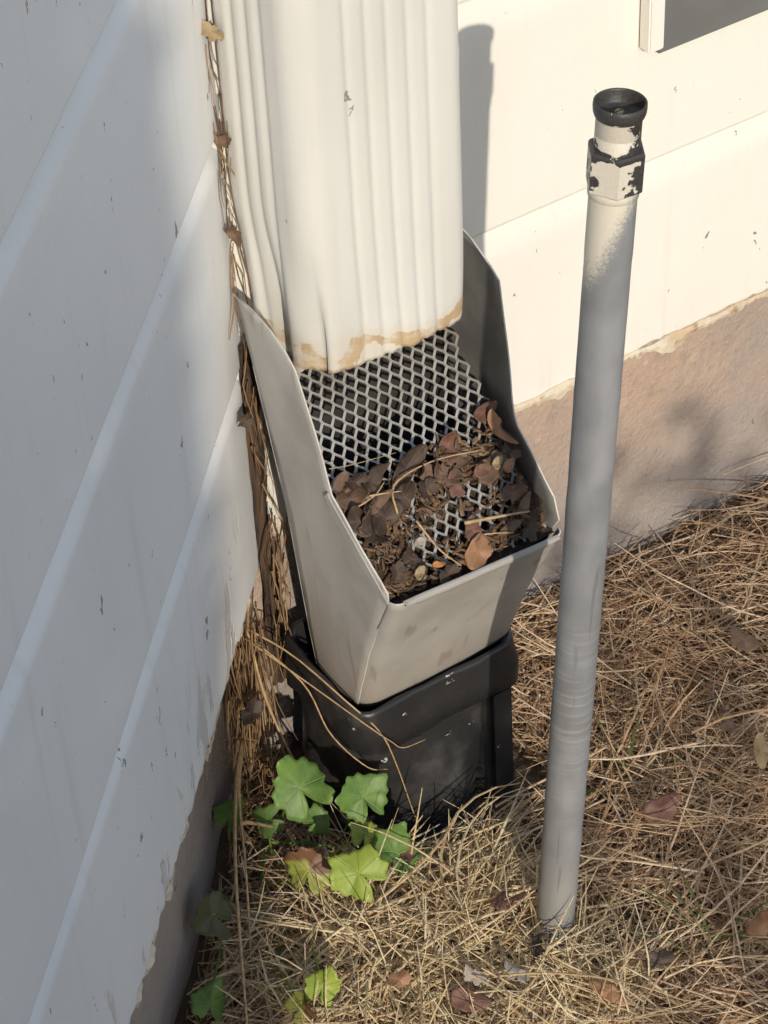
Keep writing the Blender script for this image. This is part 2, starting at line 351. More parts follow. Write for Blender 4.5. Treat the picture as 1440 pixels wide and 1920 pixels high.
# ------------------------------------------------------------------ ground
def ground_z(x, y):
    z = .006*nz(x*5, y*5, 1.3) + .0035*nz(x*18, y*18, 4.2)
    d = math.hypot(x-.07, y+.08); z -= .018*math.exp(-(d/.09)**2)           # hollow round the drain
    l = x*NL.x+y*NL.y; z += -.012*math.exp(-(l/.05)**2) if l > -.2 else 0
    return z
xs = np.concatenate([[-60, -25, -10, -5, -2.5, -1.5], np.arange(-.8, 1.2, .02), [1.6, 2.5, 5, 10, 25, 60]])
ys = np.concatenate([[-60, -25, -10, -5, -2.5, -1.5], np.arange(-1., .2, .02), [.6, 1.5, 5, 20, 60]])
GV = [(x, y, ground_z(x, y) if abs(x) < 2 and abs(y) < 2 else 0) for x in xs for y in ys]
g = obj('ground', GV, [f[::-1] for f in grid_faces(len(xs), len(ys))], 'soil', smooth=True); g['kind'] = 'structure'

# ------------------------------------------------------------------ house walls
def prof(c):   # dutch lap: flat face, cove at the top tucked under the next board
    q = [i/9 for i in range(10)]
    return [(-.030, .001), (-.0008, .001), (.0, .0022), (.0, .0035), (.0, c-.004)]+[(-.0125*(1-math.cos(u*math.pi/2)), c+u*(.1465-c)) for u in q]+[(-.0128, .152), (-.030, .152)]
PROF0 = [(-.030, .001), (-.0005, .001), (.0, .0022), (.0, .113), (-.0012, .119), (-.0045, .126), (-.0085, .133), (-.0115, .140), (-.0125, .152), (-.030, .152)]
def board(fn, parent, z0, L, jag=0, seed=0, hgt=.1465, start=0., dep=1., cz=.113):
    PROF = prof(cz)
    ts = list(np.arange(start, .62, .004 if jag else .02))+[.8, 1.2, 1.8, L]; ts = [t for t in ts if t <= L]
    V = []; n = len(PROF); last = n-2
    for t in ts:
        wv = .0009*nz(t*7, seed*3.1, .5); wz = .0012*nz(t*6, seed*1.7, 2.5)
        jz = 0
        if jag: jz = jag*(.9*nz(t*28, seed, 9)+.8*nz(t*75, seed, 3)+.5*nz(t*210, seed, 5))
        for k, (o, z) in enumerate(PROF):
            zz = z*hgt/.1465+wz
            if 4 < k < len(PROF)-1: o = o*dep
            if k < 3: zz += jz
            V.append(fn(t, o+wv, z0+zz))
    F = grid_faces(len(ts), n); F = [f[::-1] for f in F]
    b_ = obj('board', V, F, parent['paint'], parent, smooth=True); b_.data.set_sharp_from_angle(angle=R(38)); return b_
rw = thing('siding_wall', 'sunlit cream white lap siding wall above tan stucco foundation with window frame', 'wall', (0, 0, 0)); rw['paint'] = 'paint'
for i in range(13): board(Rp, rw, .163+.1465*i-(.0135 if i else 0), 2.6, .0022 if i == 0 else 0, i+1, .1465 if i else .135, 0., .32, .120)
lw = thing('siding_wall', 'shaded sky-tinted white lap siding wall with peeling ragged lower edge', 'wall', (0, 0, 0)); lw['paint'] = 'paint_left'
for i in range(13): board(Lp, lw, .138 if i == 0 else .278+.1465*(i-1), 2.4, .0075 if i == 0 else 0, i+21, .1465 if i else .142, -.010, .85, .129)
def slab(fn, parent, o, z0, z1, L, amp, seed):
    ts = list(np.arange(-.04, .7, .006))+[.9, 1.3, 2, L]; zs = list(np.arange(z0, z1, .006))+[z1]
    V = [fn(t, o-.004*sm((z-z1+.014)/.012)+amp*(nz(t*9, z*9, seed)+.5*nz(t*28, z*28, seed)+.25*nz(t*80, z*80, seed)), z) for t in ts for z in zs]
    return obj('foundation', V, [f[::-1] for f in grid_faces(len(ts), len(zs))], 'foundation', parent, True)
slab(Rp, rw, .000, -.12, .172, 2.6, .0022, 3.3)
slab(Lp, lw, -.020, -.12, .165, 2.4, .003, 8.8)
def crust(fn, parent, z, L, o, amp, seed, h=.010, name='caulk_seam'):
    ts = np.arange(.0, L, .0025); V = []
    for t in ts:
        lo = z-h*(.55+.9*nz(t*22, seed, 0)+.7*nz(t*70, seed, 2)+.4*nz(t*220, seed, 2)); hi = z+.004+.003*nz(t*60, seed, 6)
        a = amp*(1+.8*nz(t*60, seed, 7)+.5*nz(t*200, seed, 7))
        if lo > hi-.001: lo = hi-.001
        V += [fn(t, o-.012, lo), fn(t, o+a*.6, lo), fn(t, o+a, (lo+hi)/2), fn(t, o+a*.5, hi), fn(t, o-.012, hi)]
    return obj(name, V, [f[::-1] for f in grid_faces(len(ts), 5)], 'caulk', parent)
crust(Rp, rw, .1615, .9, .0, .0018, 5.5, .008)
crust(Lp, lw, .137, .9, -.005, .004, 11.5, .012)
# window corner: white stile and dark grey panel
V, F = box(.2830, .2940, -.010, -.0005, .376, 1.1, .0010); obj('window_stile', V, F, 'paint', rw)
V, F = box(.2940, 1.1, -.0055, -.0005, .3705, 1.09, .0006); obj('window_panel', V, F, 'greypanel', rw)
V, F = box(1.1, 1.118, -.016, -.0005, .378, 1.1, .0012); obj('window_stile', V, F, 'paint', rw)

# rotten wood strip behind the hopper, darkened to stand in for gap shade
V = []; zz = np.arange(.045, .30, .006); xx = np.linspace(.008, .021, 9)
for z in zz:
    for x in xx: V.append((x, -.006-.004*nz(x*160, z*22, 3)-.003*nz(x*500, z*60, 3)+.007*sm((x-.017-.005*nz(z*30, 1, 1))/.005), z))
obj('rotten_trim_gap_shade', V, [f for f in grid_faces(len(zz), len(xx))], 'rotwood_gap_shade', rw, True)

# ------------------------------------------------------------------ downspout
def downspout():
    X0, X1, Y0, Y1 = .0120, .1090, -.0785, -.0025; r = .008; rl = .015
    pts = []   # (x, y, nx, ny)
    def arc(cx, cy, a0, r=r):
        for k in range(9):
            a = a0+math.pi/2*k/8; pts.append((cx+r*math.cos(a), cy+r*math.sin(a), math.cos(a), math.sin(a), 0))
    def side(x0, y0, x1, y1, nx, ny, grooves, depth, wid, n):
        L = math.hypot(x1-x0, y1-y0)
        for k in range(1, n):
            u = L*k/n; d = 0
            for gpos in grooves: d -= depth*math.exp(-((u-gpos)/wid)**2)
            pts.append((x0+(x1-x0)*k/n, y0+(y1-y0)*k/n, nx, ny, d))
    W = X1-X0-2*r; D = Y1-Y0-2*r; c = W/2
    arc(X0+rl, Y0+rl, math.pi, rl)
    side(X0+rl, Y0, X1-r, Y0, 0, -1, [c-(rl-r)+k*.0116+.004 for k in (-2, -1, 0, 1, 2)], .0010, .0020, 84)
    arc(X1-r, Y0+r, 1.5*math.pi)
    side(X1, Y0+r, X1, Y1-r, 1, 0, [D/2-.012, D/2, D/2+.012], .002, .0025, 40)
    arc(X1-r, Y1-r, 0)
    side(X1-r, Y1, X0+r, Y1, 0, 1, [], 0, 1, 6)
    arc(X0+r, Y1-r, .5*math.pi)
    side(X0, Y1-r, X0, Y0+rl, -1, 0, [.012, .025, .038], .0016, .0030, 50)
    zs = [.3165, .3185, .322, .327, .333, .34, .348, .357, .367, .378, .39, .402, .416, .43, .446, .465, .49, .53, .6, .8, 1.2, 2.1]
    V = []; n = len(pts)
    for z in zs:
        for (x, y, nx, ny, d) in pts:
            u = (x-X0)/(X1-X0); v = (y-Y0)/(Y1-Y0)
            px, py = x+nx*d, y+ny*d; pz = z
            k = sm((.405-z)/.09)
            px += .010*k*max(0., 1-u)**1.3*(.35+.65*v)     # squeezed in on the left at the foot
            if u < .06: px += .004*k*math.sin(y*160+1)
            if z < .36:
                e = (z-.3165)/.0435; pz += (1-e)*(.0014*nz(x*120, y*120, 1)+.0011*nz(x*380, y*380, 4))
                if v < .15: pz += (1-e)*(.011*sm((u-.95)/.05)-.004); py += (1-e)**2*.002*math.sin(x*70)
                if v > .05 and u < .16: pz -= (1-e)*.024*sm((v-.05)/.5)*sm((.16-u)/.1)
            V.append((px, py, pz))
    F = grid_faces(len(zs), n, True)
    o = obj('downspout', V, F, 'downspout', None, True); solidify(o, .0009, -1)
    return tag(o, 'ribbed white metal downspout with rust stained lower lip standing in the corner', 'downspout')
downspout()

# ------------------------------------------------------------------ hopper (debris filter under the downspout)
hop = thing('hopper', 'open grey sheet metal hopper with expanded mesh screen under the downspout', 'hopper', (.064, -.08, .095))
HL = Vector(hop.location)
def lerp(a, b, t): return a+(b-a)*t
def interp(z, tab):
    for (z0, v0), (z1, v1) in zip(tab, tab[1:]):
        if z <= z1: return lerp(v0, v1, (z-z0)/(z1-z0))
    return tab[-1][1]
xl = lambda z: interp(z, [(.09, .0135), (.13, .0115), (.21, .0085), (.345, .0005)])
xr = lambda z: interp(z, [(.09, .1155), (.13, .1175), (.207, .1200), (.345, .1225)])
yb = lambda z: interp(z, [(.09, -.054), (.12, -.051), (.21, -.043), (.345, -.024)])
yf = lambda z: interp(z, [(.09, -.0985), (.15, -.120), (.21, -.1460)])
LP = [(.09, None), (.2105, -.1462), (.254, -.0955), (.275, -.0915), (.295, -.0865), (.313, -.0805), (.325, -.076), (.333, -.068), (.339, -.056), (.3425, -.040), (.344, -.0245)]
RP = [(.09, None), (.2035, -.1432), (.215, -.139), (.2225, -.1365), (.250, -.1035), (.2565, -.1005), (.265, -.0985), (.300, -.093), (.3345, -.0865), (.340, -.078), (.348, -.062), (.352, -.045), (.354, -.03)]
def wing(side):
    P = LP if side < 0 else RP; rc = .006
    zs = sorted(set(list(np.linspace(.093, P[1][0], 14))+list(np.linspace(P[1][0], P[-1][0], 26))+[p[0] for p in P[1:]]))
    V = []; nj = 12
    for z in zs:
        y0 = yb(z); y1 = yf(z)+rc if z <= P[1][0] else interp(z, P[1:])
        if z > P[1][0]: y1 = max(y1, -.1465)
        if z > P[1][0]-1e-6: y1 = y1 if z > P[1][0]+.003 else lerp(yf(P[1][0])+rc, y1, max(0, (z-P[1][0])/.003))
        for j in range(nj):
            y = lerp(y0, y1, j/(nj-1)); b = .0016*math.sin(math.pi*j/(nj-1))*side + .0008*nz(y*40, z*30, side)
            x = (xl(z) if side < 0 else xr(z)) + b
            V.append(Vector((x, y, z))-HL)
    F = grid_faces(len(zs), nj)
    if side > 0: F = [f[::-1] for f in F]
    o = obj('side_panel', V, F, None, hop, True, mats=['hopper', 'inner', 'rim']); solidify(o, .0009, -1, 1, 2); return o
wing(-1); wing(1)
def front():
    zs = np.linspace(.093, .2105, 18); V = []; nj = 0
    for z in zs:
        row = []; k = (z-.093)/.1175; rl = lerp(.013, .006, k); rr = .006
        zr = lambda u: z - .0068*u*max(0, k-.3)/.7        # lip falls slightly to the right
        a, b, y = xl(z), xr(z), yf(z)
        row.append((a, y+rl+.0) if False else (a, y+rl))
        for q in range(1, 7): th = math.pi+math.pi/2*q/6; row.append((a+rl+rl*math.cos(th), y+rl+rl*math.sin(th)))
        for q in range(1, 20): row.append((lerp(a+rl, b-rr, q/20), y))
        for q in range(0, 7): th = 1.5*math.pi+math.pi/2*q/6; row.append((b-rr+rr*math.cos(th), y+rr+rr*math.sin(th)))
        nj = len(row)
        for (x, yy) in row:
            u = (x-a)/(b-a); V.append(Vector((x, yy-.0015*math.sin(math.pi*u)*(1-k)+.0007*nz(x*45, z*45, 2), zr(u)))-HL)
    F = grid_faces(len(zs), nj)
    o = obj('front_panel', V, F, None, hop, True, mats=['hopper', 'inner', 'rim']); solidify(o, .0009, -1, 1, 2)
front()
zs = np.linspace(.093, .30, 8); V = []
for z in zs:
    for q in range(8): V.append(Vector((lerp(xl(z), xr(z), q/7), yb(z), z))-HL)
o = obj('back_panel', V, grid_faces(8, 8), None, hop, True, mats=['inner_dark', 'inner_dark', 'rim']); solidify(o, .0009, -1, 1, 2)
# folded hems
def hem(path, nrm, down, wid, th=.0011, taper=True):
    V = []; n = len(path)
    for i, p in enumerate(path):
        p = Vector(p); nn = Vector(nrm).normalized(); e = 1-.25*nz(i*.7, wid*99, 3)
        wd = wid*e*(.35+.65*min(1, min(i, n-1-i)/2+.3) if taper else 1)
        V += [p+nn*.0003+Vector((0, 0, .0008)), p+nn*th+Vector((0, 0, .0006)), p+nn*(th*1.3)+Vector(down).normalized()*wd, p+nn*.0002+Vector(down).normalized()*wd]
    for v in range(len(V)): V[v] = V[v]-HL
    F = grid_faces(n, 4, True); F += [(0, 1, 2, 3), tuple(range(4*(n-1), 4*n))[::-1]]
    return obj('hem', V, F, 'hopper', hop)
def fsurf(u, z):      # point of the outer front face
    a, b = xl(z), xr(z); k = (z-.093)/.1175
    return Vector((lerp(a+.004, b-.004, u), yf(z)-.0015*math.sin(math.pi*u)*(1-k)+.0007*nz(lerp(a, b, u)*45, z*45, 2), z-.0068*u*max(0, k-.3)/.7))
V = []; us = np.linspace(.02, .99, 26)
for i, u in enumerate(us):
    wd = .0058*(1+.25*nz(i*.35, 3, 1))*(.25+.75*sm(min(i, 25-i)/3))
    for q, off in ((0, -.0012), (0, .0012), (.35, .0019), (.7, .0018), (1, .0013), (1, .0)):
        p = fsurf(u, .2108-wd*q); V.append(p+Vector((0, -off, .0004 if q == 0 else 0))-HL)
obj('hem', V, grid_faces(26, 6), 'hopper', hop, True)
hem([(xl(z)-.0012, interp(z, LP[1:]), z-.0004) for z in np.linspace(.2125, .256, 12)], (-1, 0, 0), (0, .75, -.6), .006)
# expanded mesh: sheared honeycomb of flat strands on the 45 degree screen
A = Vector((-.0031, -.0042, -.0042)); B = Vector((.0076, .0004, .0004)); MN = Vector((0, -1, 1)).normalized(); O0 = Vector((.0605, -.0652, .2688))
A = A*1.0; half = A/2
V = []; F = []
def strand(p, q, w, th=.0011):
    d = (q-p); L = d.length; d = d/L; s = d.cross(MN).normalized(); tilt = MN*.25
    i = len(V); p = p-d*.0004; q = q+d*.0004
    for c in (p, q):
        V.extend([c-s*w/2-MN*th/2-tilt*w/2, c+s*w/2-MN*th/2+tilt*w/2, c+s*w/2+MN*th/2+tilt*w/2, c-s*w/2+MN*th/2-tilt*w/2])
    for k in range(4): F.append((i+k, i+(k+1) % 4, i+4+(k+1) % 4, i+4+k))
    F.append((i+3, i+2, i+1, i)); F.append((i+4, i+5, i+6, i+7))
ax = B + A*.5           # image-horizontal-ish step of one column
ux = ax/100.; uy = A/112.
def inside(p): return .0105 < p.x < .1185 and -.1355 < p.y < -.030
for i in range(-16, 20):
    for j in range(-26, 26):
        c = O0 + B*i + A*j + (A*.02*nz(i*.3, j*.3, 1))
        c += A*(i//1)*0
        bar_l = c - ux*40 - uy*16; bar_r = c + ux*40 + uy*16
        nx_dn = c + B - ux*40 - uy*16 + A*.0
        dn = c + B + A*1.0 - ux*40 - uy*16; up = c + B - ux*40 - uy*16
        for p, q, wd in ((bar_l, bar_r, .00125), (bar_r, dn, .0016), (bar_r, up, .00135)):
            if inside(p) and inside(q): strand(p-HL, q-HL, wd)
obj('mesh_screen', V, F, 'screen', hop)

# ------------------------------------------------------------------ black drain adapter
ad = thing('drain_adapter', 'dusty black plastic drain adapter holding the foot of the grey hopper', 'drain', (.06, -.06, -.03)); AL = Vector(ad.location)
def rrect(x0, x1, y0, y1, r, n=6):
    out = []
    for cx, cy, a0 in ((x0+r, y0+r, math.pi), (x1-r, y0+r, 1.5*math.pi), (x1-r, y1-r, 0), (x0+r, y1-r, .5*math.pi)):
        for k in range(n+1): a = a0+math.pi/2*k/n; out.append((cx+r*math.cos(a), cy+r*math.sin(a)))
    m = []
    for i in range(len(out)):      # subdivide the straight runs
        a, b = out[i], out[(i+1) % len(out)]; m.append(a)
        if math.hypot(a[0]-b[0], a[1]-b[1]) > .02:
            for k in range(1, 8): m.append((lerp(a[0], b[0], k/8), lerp(a[1], b[1], k/8)))
    return m
def loft(rings, name, mat, parent, L, cap=False, amp=.0032):
    V = []; n = len(rings[0][0])
    for ring, z in rings:
        for k, (x, y) in enumerate(ring): V.append(Vector((x+amp*(nz(x*40, y*40, z*30)+.5*nz(x*120, y*120, z*90)), y+amp*(nz(x*40, y*40, z*30+5)+.5*nz(x*120, y*120, z*90+3)), (z if not callable(z) else z(x, y))))-L)
    return obj(name, V, grid_faces(len(rings), n, True), mat, parent, True)
zr = lambda z: z
rim = [(rrect(0.0075, 0.1165, -0.1080, -0.0220, .013), .0655), (rrect(0.0055, 0.1185, -0.1105, -0.0200, .014), .0675), (rrect(0.0050, 0.1190, -0.1110, -0.0195, .014), .082), (rrect(0.0054, 0.1186, -0.1106, -0.0199, .014), .084),
       (rrect(0.0052, 0.1188, -0.1108, -0.0197, .014), .099), (rrect(0.0058, 0.1182, -0.1102, -0.0203, .0135), .1015), (rrect(0.0078, 0.1162, -0.1082, -0.0223, .0125), .1022), (rrect(0.0092, 0.1148, -0.1068, -0.0237, .0115), .1012), (rrect(0.0096, 0.1144, -0.1064, -0.0241, .011), .085), (rrect(0.0110, 0.1130, -0.1050, -0.0255, .011), .06)]
loft(rim, 'rim', 'black', ad, AL)
def morph(x0, x1, y0, y1, r, cx, cy, rad, k):
    out = []
    for (x, y) in rrect(x0, x1, y0, y1, r):
        a = math.atan2(y-cy, x-cx); out.append((lerp(x, cx+rad*math.cos(a), k), lerp(y, cy+rad*math.sin(a), k)))
    return out
body = []
for z, k in ((.0675, .04), (.060, .15), (.05, .38), (.035, .58), (.018, .76), (.0, .9), (-.012, .97)):
    body.append((morph(.010, .113, -.1045, -.026, .014, .056, -.062, .0525, k), z))
for z, rd in ((-.0135, .0555), (-.0165, .0565), (-.020, .0555), (-.021, .053), (-.06, .053)):
    body.append((morph(.008, .115, -.1065, -.024, .014, .056, -.062, rd, 1), z))
loft(body, 'body', 'blackdust', ad, AL)
# moulded fin that runs down the front right corner to the soil
V, F = box(.094, .1135, -.1085, -.070, -.055, .068, .004)
V = [Vector((v.x-.010*sm((.06-v.z)/.11), v.y-.016*sm((.05-v.z)/.10), v.z)) for v in V]
obj('corner_fin', [v-AL for v in V], F, 'blackdust', ad)

# ------------------------------------------------------------------ sprinkler riser
base = Vector((.0465, -.2300, -.03)); top = Vector((.0735, -.2390, .5285))
axis = (top-base).normalized()
rs = thing('sprinkler_riser', 'grey plastic sprinkler riser pipe with white overspray standing in dry grass', 'pipe', base); rs.rotation_euler = Vector((0, 0, 1)).rotation_difference(axis).to_euler()
Lr = (top-base).length
def lathe(prof, ns=40, cx=0, cy=0):
    V = []; n = len(prof)
    for (r, z) in prof:
        for k in range(ns): a = 2*math.pi*k/ns; V.append((cx+r*math.cos(a), cy+r*math.sin(a), z))
    return V, grid_faces(n, ns, True)
rp = .0106
zt = Lr-.036
prof = [(rp+.00035*nz(z*60, 1, 2), z) for z in np.linspace(0, zt, 60)]
V, F = lathe(prof, 48); obj('pipe', V, F, 'riser', rs, True)
# hex nut, with the chamfered shoulder
nut0, nut1 = zt-.005, zt+.0145
def hexring(r, z, rot=R(-122), ch=0):
    return [(r*math.cos(rot+2*math.pi*k/6), r*math.sin(rot+2*math.pi*k/6), z) for k in range(6)]
V = []; rings = [(.0104, nut0), (.0126, nut0), (.0131, nut0+.0008), (.0131, nut1-.0012), (.0123, nut1), (.0098, nut1+.0002)]
for r, z in rings: V += hexring(r, z)
obj('hex_fitting', V, grid_faces(len(rings), 6, True), 'chip', rs)
# collar under the nut
V, F = lathe([(.0106, nut0-.004), (.0112, nut0-.0035), (.0113, nut0-.001), (.0108, nut0+.001)], 40); obj('collar', V, F, 'riser', rs, True)
# nozzle barrel and flanged cap
zb = nut1; zc = Lr
V, F = lathe([(.0100, zb-.002), (.0099, zb+.006), (.0096, zb+.0064), (.0099, zb+.0068), (.0099, zc-.0075), (.0104, zc-.0068)], 48); obj('nozzle', V, F, 'chip', rs, True)
V, F = lathe([(.0100, zc-.0072), (.0108, zc-.0062), (.0113, zc-.0046), (.0115, zc-.0022), (.0114, zc-.0004), (.0110, zc), (.0106, zc-.0002), (.0104, zc-.0012), (.0102, zc-.0058), (.0096, zc-.0066), (.004, zc-.0072), (.0031, zc-.0072), (.0030, zc-.0095), (.0001, zc-.0095)], 48)
obj('cap', V, F, 'blackcap', rs, True)
V, F = lathe([(.0022, zc-.0095), (.0022, zc-.0052), (.0018, zc-.0046), (.0001, zc-.0046)], 20); sc1 = obj('screw', V, F, 'brass', rs, True)
V, F = box(-.0019, .0019, -.0004, .0004, zc-.0047, zc-.0044); obj('screw_slot', V, F, 'blackcap', sc1)

# ------------------------------------------------------------------ ribbons (straw, roots, grass)
def ribbons(paths, widths, tones, name, mat):
    """flat bent strips with a slight keel, all in one mesh"""
    V = []; F = []; T = []
    for P, wd, tn in zip(paths, widths, tones):
        n = len(P); i0 = len(V)
        for i, p in enumerate(P):
            d = P[min(i+1, n-1)]-P[max(i-1, 0)]; s = np.cross(d, (0.1, -.5, .86)); l = np.linalg.norm(s); s = s/l if l > 1e-9 else np.array([1, 0, 0])
            u = np.cross(s, d); lu = np.linalg.norm(u); u = u/lu if lu > 1e-9 else np.array([0, 0, 1])
            if u[2] < 0: u = -u
            wi = wd*(1-.65*(i/(n-1))**3)*.5
            V += [p-s*wi, p+u*wi*.7, p+s*wi]; T += [tn]*3
        for i in range(n-1):
            a = i0+i*3; F += [(a, a+1, a+4, a+3), (a+1, a+2, a+5, a+4)]
    o = obj(name, V, F, mat); at = o.data.attributes.new('tone', 'FLOAT', 'POINT'); at.data.foreach_set('value', T)
    return o
def wall_ok(p): return p[1] < -.003 and p[0]*NL.x+p[1]*NL.y > -.004
def clear(p):
    if -.004 < p[0] < .124 and -.128 < p[1] < -.005 and p[2] < .34: return False
    t = (p[2]-base.z)/(top.z-base.z)
    if math.hypot(p[0]-lerp(base.x, top.x, t), p[1]-lerp(base.y, top.y, t)) < .0108: return False
    return True
def straw_set(n, x0, x1, y0, y1, lmin, lmax, wmin, wmax, hmax, tilt, curve, tone, dens=None):
    P = []; W = []; T = []
    while len(P) < n:
        x, y = rng.uniform(x0, x1), rng.uniform(y0, y1)
        if dens and rng.random() > dens(x, y): continue
        L = rng.uniform(lmin, lmax)*(.6+.8*rng.random()); a = rng.uniform(0, 2*math.pi); el = rng.normal(.05, tilt); z = ground_z(x, y)+hmax*rng.random()**1.5
        k = max(2 if L < .02 else 3, int(L/.022)+2); da = rng.normal(0, curve)/k; de = rng.normal(-.25, .35)/k; p = np.array([x, y, z]); pts = [p]; ok = wall_ok(p) and clear(p)
        for s in range(k-1):
            a += da+rng.normal(0, .06); el += de+rng.normal(0, .06)
            p = p+np.array([math.cos(a)*math.cos(el), math.sin(a)*math.cos(el), math.sin(el)])*L/(k-1)
            gz = ground_z(p[0], p[1])+.001
            if p[2] < gz: p[2] = gz; el = abs(el)*.3
            if not (wall_ok(p) and clear(p)): ok = False; break
            pts.append(p)
        if not ok: continue
        P.append(pts); W.append(rng.uniform(wmin, wmax)); T.append(float(np.clip(tone+rng.normal(0, .26), 0, 1)))
    return P, W, T
VISX = (-.22, .62); VISY = (-.46, 0)
def bare(x, y): return 1 if nz(x*9+3, y*9, 12)+.5*nz(x*22, y*22, 2) < .32 and math.hypot(x-.03, y+.252) > .028 else .22
def patchy(x, y): return (.55+.9*max(-.4, nz(x*11, y*11, 7)))*bare(x, y)
def merge(*s): return [sum((q[i] for q in s), []) for i in range(3)]
def keepout_left(x, y): return bare(x, y) if x*NL.x+y*NL.y > .03 else .3
dg = merge(straw_set(17000, *VISX, *VISY, .012, .045, .0005, .0013, .013, .22, 1.0, .60, patchy),
           straw_set(4300, *VISX, *VISY, .035, .085, .0006, .0015, .018, .2, 1.0, .70, keepout_left),
           straw_set(700, *VISX, *VISY, .06, .12, .0008, .0016, .022, .16, .9, .75, keepout_left),
           straw_set(4200, -.7, 1.3, -1.1, 0, .04, .10, .0008, .0016, .02, .25, .8, .5, lambda x, y: 0 if VISX[0] < x < VISX[1] and y > VISY[0] else 1),
           straw_set(11000, *VISX, -.42, 0, .004, .014, .0005, .0013, .016, .3, .6, .62))
tag(ribbons(*dg, 'dry_grass', 'straw'), 'matted dry brown grass covering the ground', 'dry grass', kind='stuff')
# pale stems in front of the vine, colour brightened to imitate sunlight
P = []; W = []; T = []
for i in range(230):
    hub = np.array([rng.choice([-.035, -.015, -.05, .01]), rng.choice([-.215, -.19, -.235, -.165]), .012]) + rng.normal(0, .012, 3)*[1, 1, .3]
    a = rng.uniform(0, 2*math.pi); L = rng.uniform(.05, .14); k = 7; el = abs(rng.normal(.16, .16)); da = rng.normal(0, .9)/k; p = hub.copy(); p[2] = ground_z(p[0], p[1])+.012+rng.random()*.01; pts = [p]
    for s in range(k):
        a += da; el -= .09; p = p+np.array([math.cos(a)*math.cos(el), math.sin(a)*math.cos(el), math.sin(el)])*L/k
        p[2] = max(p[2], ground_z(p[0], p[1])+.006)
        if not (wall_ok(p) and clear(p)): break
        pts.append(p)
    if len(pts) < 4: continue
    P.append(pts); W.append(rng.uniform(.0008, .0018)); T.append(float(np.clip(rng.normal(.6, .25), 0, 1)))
ex = straw_set(4200, -.11, .07, -.31, -.12, .012, .05, .0006, .0013, .022, .45, .9, .5); P += ex[0]; W += ex[1]; T += [min(1., q+.2) for q in ex[2]]  # extra straw with sunlit brightness put into its tone
tag(ribbons(P, W, T, 'straw_stems', 'pale_straw'), 'pale yellow sun-toned straw stems fanning over the sunlit ground by the vine', 'straw', kind='stuff')

# brown root mat hanging under the siding in the corner, strands in the gap beside downspout and hopper
P = []; W = []; T = []
for i in range(300):
    t = rng.uniform(-.005, .055); o = rng.uniform(-.016, .010); z0 = rng.uniform(.045, .142); L = rng.uniform(.03, .10)
    p = np.array(Lp(t, o, z0)); pts = [p]; dx = rng.normal(0, .10, 2)
    for s in range(6):
        dx = dx*.9+rng.normal(0, .09, 2); p = p+np.array([dx[0], dx[1]-.05, -1.])*L/6; p[2] = max(p[2], .002); pts.append(p)
    if not all(q[1] < -.002 for q in pts) or not all(clear(q) for q in pts): continue
    P.append(pts); W.append(rng.uniform(.0005, .0013)); T.append(float(np.clip(rng.normal(.55, .28), 0, 1)))
for i in range(160):   # tangle at the foot of the corner
    p = np.array(Lp(rng.uniform(.0, .06), rng.uniform(0, .04), rng.uniform(.004, .05))); a = rng.uniform(0, 6.28); pts = [p]
    for s in range(6):
        a += rng.normal(0, .7); p = p+np.array([math.cos(a)*.008, math.sin(a)*.008, rng.normal(-.001, .004)]); pts.append(p)
    if not all(q[1] < -.002 and clear(q) for q in pts): continue
    P.append(pts); W.append(rng.uniform(.0005, .001)); T.append(float(np.clip(rng.normal(.5, .28), 0, 1)))
tag(ribbons(P, W, T, 'root_mat', 'root'), 'brown dry roots hanging below the ragged siding edge in the corner', 'roots', kind='stuff')
P = []; W = []; T = []
for i in range(420):
    z0 = rng.uniform(.10, .66) if i < 180 else rng.uniform(.30, .66); k = 6; L = rng.uniform(.02, .06)
    if z0 > .27 and rng.random() < (.25 if .36 < z0 < .50 else .6): continue
    p = np.array([rng.uniform(.002, .012)+(.012 if z0 < .27 else 0)*rng.random(), rng.uniform(-.012, -.003)-(.012*rng.random() if z0 < .24 else 0), z0]); pts = [p]; d = rng.normal(0, .12, 2)
    for s in range(k):
        d = d*.8+rng.normal(0, .13, 2); p = p+np.array([d[0], d[1], -1])*L/k; pts.append(p)
    if not all(q[1] < -.002 and (q[0]-.013)*NL.x+q[1]*NL.y > .0005 for q in pts): continue
    P.append(pts); W.append(rng.choice([.0004, .0008, .0014])); T.append(float(np.clip(rng.normal(.3, .3), 0, 1)))
tag(ribbons(P, W, T, 'dry_fibres', 'root'), 'dry brown fibres and debris packed in the gap behind the downspout', 'debris', kind='stuff')

